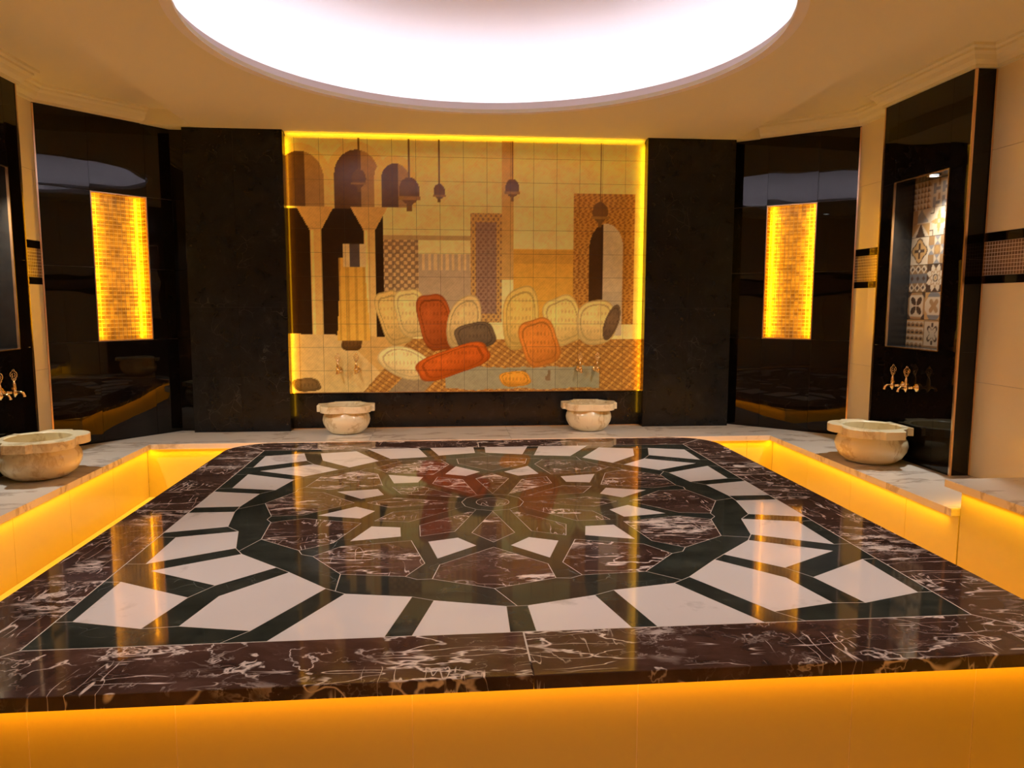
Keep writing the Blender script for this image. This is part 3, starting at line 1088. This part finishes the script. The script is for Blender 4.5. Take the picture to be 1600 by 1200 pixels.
area('bench_lamp', ((BXL + BXR) / 2, BYB + .014, BZ - .049), al, (-dn).cross(al), BXR - BXL, .016, AMBER_Y, P_BENCH * (BXR - BXL), bench, 150)

# higher bench at the right, towards the camera
hb = thing('raised_bench', 'taller cream marble bench end standing at the right wall, glowing amber below its top', 'bench', (0, 0, 0))
HZ = .09
for y0, y1 in ((2.45, 3.80), (1.1, 2.45), (-.4, 1.1), (-2.0, -.4)):
    prism('seat_slab', [(BXR + .005, y0 + .0008), (XR - .001, y0 + .0008), (XR - .001, y1 - .0008), (BXR + .005, y1 - .0008)], HZ - .042, HZ, M['bench'], hb, .002)
riser_x(BXR + .05, 1, -2.0, 3.72, .62, hb, HZ - .043)
box('end_panel', (BXR + .063, 3.708, FLOOR), (XR - .001, 3.72, HZ - .043), M['riser'], hb)
box('carcass', (BXR + .063, -2.0, FLOOR), (XR - .001, 3.707, HZ - .043), M['grout'], hb)
led_y(BXR + .05, -1, -2.0, 3.715, HZ - .042, hb, P_BENCH)
al = Vector((1, 0, 0)); dn = Vector((0, .12, -1)).normalized()
box('light_strip', (BXR + .08, 3.726, HZ - .047), (XR - .02, 3.736, HZ - .0425), M['led'], hb)
area('bench_lamp', ((BXR + XR) / 2 + .03, 3.745, HZ - .05), al, (-dn).cross(al), .55, .016, AMBER_Y, P_BENCH * .55, hb)

# ------------------------------------------------------------------ mural (a plain painted interior on square tiles)
MX0, MX1, MZ0, MZ1 = -1.345, 1.795, .268, 2.470
def fbm(x, y, s=0):
    v = np.zeros_like(x); a = .5; f = 1.0
    for k in range(4):
        v += a * np.sin(f * x * 1.7 + 1.3 * np.sin(f * y * 1.9 + s + k) + k * 2.1) * np.cos(f * y * 1.5 + 1.1 * np.sin(f * x * 2.3 + s * 2 + k))
        a *= .5; f *= 2.03
    return v
def smooth(a, b, x):
    t = np.clip((x - a) / (b - a), 0, 1)
    return t * t * (3 - 2 * t)
def paint_mural(X, Z):
    u = X - MX0; v = Z - MZ0              # u 0..3.14, v 0..2.2
    shp = u.shape
    c = np.empty(shp + (3,)); c[:] = (.72, .63, .44)
    n = fbm(u * 6, v * 6)
    def put(mask, col, a=1.0):
        mk = np.clip(np.asarray(mask, float) * a, 0, 1)[..., None]
        c[:] = c * (1 - mk) + np.array(col) * mk
    c[:] *= (1 + .10 * n)[..., None]
    # upper wall, plain plaster with pale pilaster strips
    put((u > 1.86) & (u < 1.96) & (v > 1.0), (.50, .34, .16), .8)
    # left dark passage
    put((u < .82) & (v > .42) & (v < 1.60), (.055, .032, .022))
    put((u < .82) & (v > .38) & (v <= .46), (.2, .12, .06), .7)
    # three plain round arches, dark inside
    for cx, w_, top, base in ((.12, .20, 2.06, 1.62), (.60, .19, 2.08, 1.60), (.93, .12, 1.98, 1.62)):
        m_out = (abs(u - cx) < w_ + .06) & (v > base) & ((v < top - w_) | (np.hypot(u - cx, (v - (top - w_)) * .9) < w_ + .06))
        m_in = (abs(u - cx) < w_) & (v > base) & ((v < top - w_) | (np.hypot(u - cx, (v - (top - w_)) * .9) < w_))
        put(m_out, (.70, .56, .36)); put(m_in, (.16, .10, .07)); put(m_in & (u > cx + w_ * .2), (.40, .28, .17))
    # columns with capitals and bases
    for cx in (.24, .70):
        put((abs(u - cx) < .05) & (v > .3) & (v < 1.5), (.66, .50, .28)); put((abs(u - cx + .03) < .012) & (v > .3) & (v < 1.5), (.80, .66, .42), .7)
        put((abs(u - cx) < .05 + (v - 1.42) * .55) & (v > 1.42) & (v < 1.62), (.62, .46, .26))
        put((abs(u - cx) < .075) & (v > .27) & (v < .34), (.60, .46, .26))
    # tiled dado with lattice
    q = (np.sin(u * 95) * np.sin(v * 95))
    put((u > .82) & (u < 1.12) & (v > .68) & (v < 1.34), (.30, .22, .17)); put((u > .82) & (u < 1.12) & (v > .68) & (v < 1.34) & (q > .1), (.56, .44, .31))
    put((u > 1.12) & (u < 1.62) & (v > .72) & (v < 1.22), (.46, .39, .35)); put((u > 1.12) & (u < 1.62) & (v > 1.08) & (v < 1.22) & (np.sin(u * 120) > 0), (.60, .50, .38))
    put((u > .82) & (u < 1.62) & (abs(v - 1.36) < .02), (.35, .25, .16), .7)
    # hanging textile
    rg = (u > 1.58) & (u < 1.86) & (v > .62) & (v < 1.58)
    put(rg, (.34, .25, .24)); put(rg & ((abs(u - 1.72) > .09) | (abs(v - 1.1) > .4)), (.52, .37, .20)); put(rg & (np.sin(u * 140) * np.sin(v * 110) > .3), (.22, .14, .13), .8)
    # ochre wall panel
    put((u > 1.96) & (u < 2.55) & (v > .62) & (v < 1.27), (.62, .42, .14)); put((u > 1.96) & (u < 2.55) & (abs(v - 1.2) < .06), (.54, .36, .13), .8)
    # ornate door surround, pointed opening
    d = (u > 2.50) & (u < 3.06) & (v > .6) & (v < 1.76)
    put(d, (.50, .32, .13)); put(d & (np.sin(u * 130 + 2 * np.sin(v * 60)) * np.sin(v * 130) > .1), (.34, .19, .08))
    op = (abs(u - 2.80) < .155) & (v > .5) & ((v < 1.28) | (abs(u - 2.80) < .155 * np.sqrt(np.clip(1 - ((v - 1.28) / .22) ** 2, 0, 1))))
    put(op, (.10, .06, .04)); put(op & (u > 2.77), (.58, .53, .50)); put(op & (u > 2.77) & (v < .9), (.50, .46, .44), .7)
    # floor and carpets
    fl = v < .52 - .05 * smooth(0, 1.5, u)
    put(fl, (.56, .41, .22)); put(fl & (u < .95 - v), (.62, .50, .33))
    k1 = fl & (u > .62 + v * .9)
    put(k1, (.40, .25, .11)); put(k1 & (np.sin((u - v) * 70) > .55), (.56, .38, .17), .8); put(k1 & (np.sin((u + v * 1.6) * 90) > .7), (.26, .13, .07), .8)
    put(fl & (abs(v - .12 - .02 * n) < .10) & (u > 1.35) & (u < 2.75), (.34, .34, .32)); put(fl & (u > 1.9) & (u < 2.3) & (abs(v - .12) < .07) & (n > .0), (.22, .16, .12), .8)
    put(fl & (abs(u - 1.0 - v) < .16) & (v < .22), (.30, .28, .26), .8)
    # heaps of cushions, bolsters and folded cloth
    def heap(cx, cy, rx, ry, col, dk=.55):
        """a plump cushion: rounded square, piped edge, woven lozenges, darker underside"""
        k = cx * 37 + cy * 19
        t = .35 * math.sin(k)
        X_, Y_ = u - cx, v - cy
        dx, dy = (X_ * math.cos(t) + Y_ * math.sin(t)) / rx, (-X_ * math.sin(t) + Y_ * math.cos(t)) / ry
        r = (abs(dx) ** 2.6 + abs(dy) ** 2.6) ** (1 / 2.6) * (1 + .05 * np.sin(4 * np.arctan2(dy, dx) + k))
        m_ = smooth(1.03, .98, r)
        put(m_, col)
        loz = np.sin(X_ * 95 + Y_ * 40) * np.sin(X_ * 95 - Y_ * 40)
        put(m_ * smooth(.45, .7, loz) * (r < .72), tuple(x * .72 for x in col), .7)
        put(m_ * smooth(.1, -.9, dy) * .6, tuple(x * dk for x in col))
        put(m_ * smooth(.35, 0, np.hypot(dx + .25, dy - .35)), tuple(min(.92, x * 1.2) for x in col), .5)
        put(m_ * (abs(r - .80) < .035), tuple(x * .6 for x in col), .8)
        put(m_ * smooth(.93, 1.0, r), tuple(x * .5 for x in col), .7)
    for a in ((.90, .66, .13, .25, (.68, .53, .29)), (1.06, .70, .14, .22, (.72, .60, .38)), (1.27, .62, .15, .26, (.42, .15, .06)), (1.52, .62, .14, .24, (.66, .54, .36)), (1.62, .50, .18, .12, (.20, .16, .14)),
              (2.03, .66, .16, .28, (.70, .54, .26)), (2.42, .64, .17, .22, (.74, .60, .34)), (2.72, .62, .18, .20, (.72, .60, .38)), (2.86, .62, .06, .16, (.24, .18, .15)), (2.20, .44, .17, .22, (.62, .30, .10)),
              (1.0, .26, .24, .13, (.76, .66, .48)), (1.42, .27, .34, .12, (.52, .17, .05)), (1.98, .11, .14, .07, (.66, .38, .10)), (.13, .07, .12, .06, (.22, .16, .10)), (.53, .44, .09, .07, (.20, .12, .06))):
        heap(*a)
    # tall draped cloth by the left column
    put((abs(u - .55) < .10 + (1.2 - v) * .06) & (v > .46) & (v < 1.18), (.66, .46, .16)); put((abs(u - .55) < .12) & (v > .46) & (v < 1.18) & (np.sin(u * 90) > .4), (.50, .33, .11), .8)
    put((abs(u - .57) < .10) & (v >= 1.10) & (v < 1.30), (.66, .56, .42)); put((abs(u - .57) < .04) & (v >= 1.10) & (v < 1.30), (.14, .12, .15))
    # hanging lamps
    for cx, cz, s in ((.62, 1.86, .06), (1.05, 1.76, .09), (1.31, 1.76, .05), (1.95, 1.80, .06), (2.74, 1.60, .07)):
        put((abs(u - cx) < .006) & (v > cz), (.2, .13, .07))
        r = np.hypot((u - cx) / s, (v - cz) / (s * 1.3))
        put(r < 1, (.20, .12, .06)); put((abs(u - cx) < s * 1.1) & (abs(v - cz + s * .7) < s * .16), (.34, .22, .10)); put((abs(u - cx) < s * .25) & (v < cz - s) & (v > cz - s * 1.9), (.22, .14, .07))
    # brush texture, darker towards the floor's rear and the passage
    c *= (1 + .10 * fbm(u * 23, v * 31, 3.0) + .07 * np.sin(u * 260 + 5 * fbm(u * 9, v * 9)) * np.sin(v * 240))[..., None]
    return np.clip((c * np.array((1.36, 1.34, .92))) ** 1.38 * 1.10, .004, .93)

mural = thing('tiled_mural', 'large painted mural of square tiles showing a palace hall, between the black pilasters', 'mural', ((MX0 + MX1) / 2, YB, MZ0))
mural.location = (0, 0, 0)
box('base_trim', (MX0, YB - .033, .2635), (MX1, YB - .013, .268), M['bronze'], mural)
box('tile_bed', (MX0, YB - .024, MZ0), (MX1, YB - .013, MZ1), M['grout_d'], mural)
xs = [MX0] + [-1.267 + .2062 * k for k in range(15)] + [MX1]
xs = [x for i, x in enumerate(xs) if i == 0 or x - xs[i - 1] > .03]
zs = [MZ0]
z = 2.114 - .2065 * 8
zs += [z + .2065 * k for k in range(11) if MZ0 + .03 < z + .2065 * k < MZ1 - .02] + [MZ1]
for x0, x1 in zip(xs, xs[1:]):
    for z0, z1 in zip(zs, zs[1:]):
        g = .0011
        nx = max(4, int((x1 - x0) / .0078)); nz = max(4, int((z1 - z0) / .0078))
        painted_grid('mural_tile', x0 + g, x1 - g, z0 + g, z1 - g, YB - .030, nx, nz, paint_mural, M['mural'], mural, .010)
# cove lamps: along the top moulding and up both pilaster returns
al = Vector((1, 0, 0)); dn = Vector((0, .62, .78)).normalized()
area('mural_lamp', ((MX0 + MX1) / 2, 6.585, 2.455), al, (-dn).cross(al), 3.1, .008, AMBER_Y, P_COVE * 2.0, mural, 100)
dn = Vector((0, -.55, -1)).normalized()
area('mural_lamp', ((MX0 + MX1) / 2, 6.545, 2.494), al, (-dn).cross(al), 3.05, .012, AMBER_Y, 1.5 * 3.05, mural, 120)  # extra downward lamp, added without a visible strip to tint bench and mural amber
for x, s in ((MX0 + .006, 1), (MX1 - .006, -1)):
    al = Vector((0, 0, 1)); dn = Vector((.45 * s, .9, 0)).normalized()
    area('mural_lamp', (x + .006 * s, 6.585, 1.25), al, (-dn).cross(al), 2.4, .012, AMBER_Y, P_COVE * 2.4, mural)

# ------------------------------------------------------------------ marble basins (kurna)
def basin_meshes(scale, hz):
    """local frame: wall on +Y, lugs on +-X"""
    bm = bmesh.new()
    prof = [(.0, 0), (.105, 0), (.135, .008), (.172, .04), (.196, .085), (.203, .12), (.196, .155), (.180, .185), (.176, .195), (.166, .195), (.160, .18), (.15, .12), (.11, .06), (0, .045)]
    add_lathe(bm, [(r * scale, z * hz / .25) for r, z in prof], 48)
    bmesh.ops.recalc_face_normals(bm, faces=bm.faces)
    bowl = bpy.data.meshes.new('bowl'); bm.to_mesh(bowl); bm.free()
    bowl.materials.append(M['basin'])
    for p in bowl.polygons:
        p.use_smooth = True
    bm = bmesh.new()
    n = 160
    out = []
    for i in range(n):
        t = 2 * PI * i / n
        c, s = math.cos(t), math.sin(t)
        r = .192
        # side lugs
        hx, hy = .243, .062
        rr = min(hx / abs(c) if abs(c) > 1e-6 else 9, hy / abs(s) if abs(s) > 1e-6 else 9)
        if math.atan2(hy, hx) >= abs(math.atan2(s, abs(c))):
            r = max(r, hx / abs(c))
        else:
            # concave shoulder from the lug to the round
            a = abs(math.atan2(s, abs(c))) - math.atan2(hy, hx)
            r = max(r, .251 - .30 * a)
        # two front lobes meeting in a shallow notch, flat back
        if s < 0:
            for lx_ in (.085, -.085):
                dx, dy = lx_, -.088
                b = c * dx + s * dy
                q = dx * dx + dy * dy - .128 ** 2
                disc = b * b - q
                if disc > 0:
                    r = max(r, b + math.sqrt(disc))
        else:
            if abs(c) * .19 < s * .125:
                r = max(r, .19 / s)
                r = min(r, .19 / s)
        out.append((r * c * scale, r * s * scale))
    z0, z1 = .195 * hz / .25, hz
    o0 = [bm.verts.new((x, y, z0)) for x, y in out]
    o1 = [bm.verts.new((x, y, z1 - .004)) for x, y in out]
    o2 = [bm.verts.new((x * .985, y * .985, z1)) for x, y in out]
    ri = .158 * scale
    i2 = [bm.verts.new((ri * 1.03 * math.cos(2 * PI * i / n), ri * 1.03 * math.sin(2 * PI * i / n), z1)) for i in range(n)]
    i1 = [bm.verts.new((ri * math.cos(2 * PI * i / n), ri * math.sin(2 * PI * i / n), z1 - .006)) for i in range(n)]
    i0 = [bm.verts.new((ri * math.cos(2 * PI * i / n), ri * math.sin(2 * PI * i / n), z0)) for i in range(n)]
    for a, b in ((o0, o1), (o1, o2), (o2, i2), (i2, i1), (i1, i0), (i0, o0)):
        for i in range(n):
            bm.faces.new((a[i], a[(i + 1) % n], b[(i + 1) % n], b[i]))
    bmesh.ops.recalc_face_normals(bm, faces=bm.faces)
    rim = bpy.data.meshes.new('rim'); bm.to_mesh(rim); bm.free()
    rim.materials.append(M['basin'])
    return bowl, rim
b_back = basin_meshes(1.0, .25)
b_side = basin_meshes(1.19, .26)
for ms, loc, rz, lab in (
        (b_back, (-.85, 6.43, BZ), .05, 'small round white marble basin with a lobed rim under the left end of the mural'),
        (b_back, (1.275, 6.425, BZ), -.05, 'small round white marble basin with a lobed rim under the right end of the mural'),
        (b_side, (3.035, 4.95, BZ), -PI / 2, 'veined white marble basin below the niche of patterned tiles, on the right bench'),
        (b_side, (-2.60, 4.93, BZ), PI / 2, 'white marble basin cut by the left picture edge, on the left bench')):
    t = thing('marble_basin', lab, 'basin', loc, rz, 'marble wash basins')
    link('bowl', ms[0], t); link('rim', ms[1], t)

# ------------------------------------------------------------------ brass taps
def tap_meshes():
    """local frame: wall on +Y at y = 0, spout towards -Y; z = 0 at the pipe's axis"""
    parts = {}
    rot = Matrix.Rotation(PI / 2, 4, 'X')
    bm = bmesh.new()
    add_lathe(bm, [(0, 0), (.026, 0), (.030, .004), (.026, .010), (.012, .016), (.010, .022), (0, .022)], 24, rot)
    parts['wall_plate'] = bm
    bm = bmesh.new()
    add_tube(bm, [(0, -.018, 0), (0, -.035, 0), (0, -.036, 0), (0, -.042, 0), (0, -.043, 0), (0, -.075, 0)], [.0075, .0075, .010, .010, .0075, .0085], 14)
    parts['inlet_pipe'] = bm
    bm = bmesh.new()
    add_lathe(bm, [(0, -.030), (.005, -.028), (.006, -.022), (.013, -.016), (.017, -.004), (.016, .012), (.013, .016), (.012, .022), (.014, .026), (.012, .045), (.011, .060), (.008, .066), (.006, .074), (0, .074)], 20, Matrix.Translation((0, -.082, 0)))
    parts['valve_body'] = bm
    bm = bmesh.new()
    add_tube(bm, [(0, -.092, 0), (0, -.108, .003), (0, -.122, .002), (0, -.133, -.005), (0, -.139, -.016), (0, -.141, -.027)], [.0085, .009, .009, .0092, .0096, .0105], 14)
    parts['spout'] = bm
    bm = bmesh.new()
    for c, R in (((0, 0, .084), .0085), ((-.009, 0, .091), .005), ((.009, 0, .091), .005), ((0, 0, .117), .022), ((0, 0, .117), .010), ((0, 0, .144), .0065), ((-.013, 0, .108), .007), ((.013, 0, .108), .007)):
        add_torus(bm, (c[0], c[1] - .082, c[2]), R, .0028, 'Y')
    add_tube(bm, [(0, -.082, .07), (0, -.082, .095)], .003, 8)
    parts['handle'] = bm
    out = {}
    for k, bm in parts.items():
        bmesh.ops.recalc_face_normals(bm, faces=bm.faces)
        me = bpy.data.meshes.new(k); bm.to_mesh(me); bm.free()
        me.materials.append(M['brass'])
        for p in me.polygons:
            p.use_smooth = True
        out[k] = me
    return out
TAP = tap_meshes()
TY = YB - .0305
for loc, rz, lab in (
        ((3.29, 4.848, .478), -PI / 2, 'brass tap with a pierced handle on the black right pier, nearer of its pair'),
        ((3.29, 5.005, .478), -PI / 2, 'brass tap with a pierced handle on the black right pier, farther of its pair'),
        ((-2.85, 4.848, .478), PI / 2, 'brass tap on the black left pier, nearer of its pair, cut by the picture edge'),
        ((-2.85, 5.005, .478), PI / 2, 'brass tap on the black left pier, farther of its pair, above the left basin'),
        ((-.93, TY, .470), 0, 'leftmost of the four brass taps on the mural'),
        ((-.772, TY, .470), 0, 'second brass tap from the left on the mural, above the left basin'),
        ((1.216, TY, .470), 0, 'third brass tap from the left on the mural, above the right basin'),
        ((1.372, TY, .470), 0, 'rightmost of the four brass taps on the mural')):
    t = thing('brass_tap', lab, 'tap', loc, rz, 'brass basin taps')
    for k, me in TAP.items():
        o = link(k, me, t)
        if k == 'handle' and abs(rz) > .1:      # turned a quarter on the side piers
            o.rotation_euler = (0, 0, PI / 2)
            o.location = (-.082, -.082, 0)
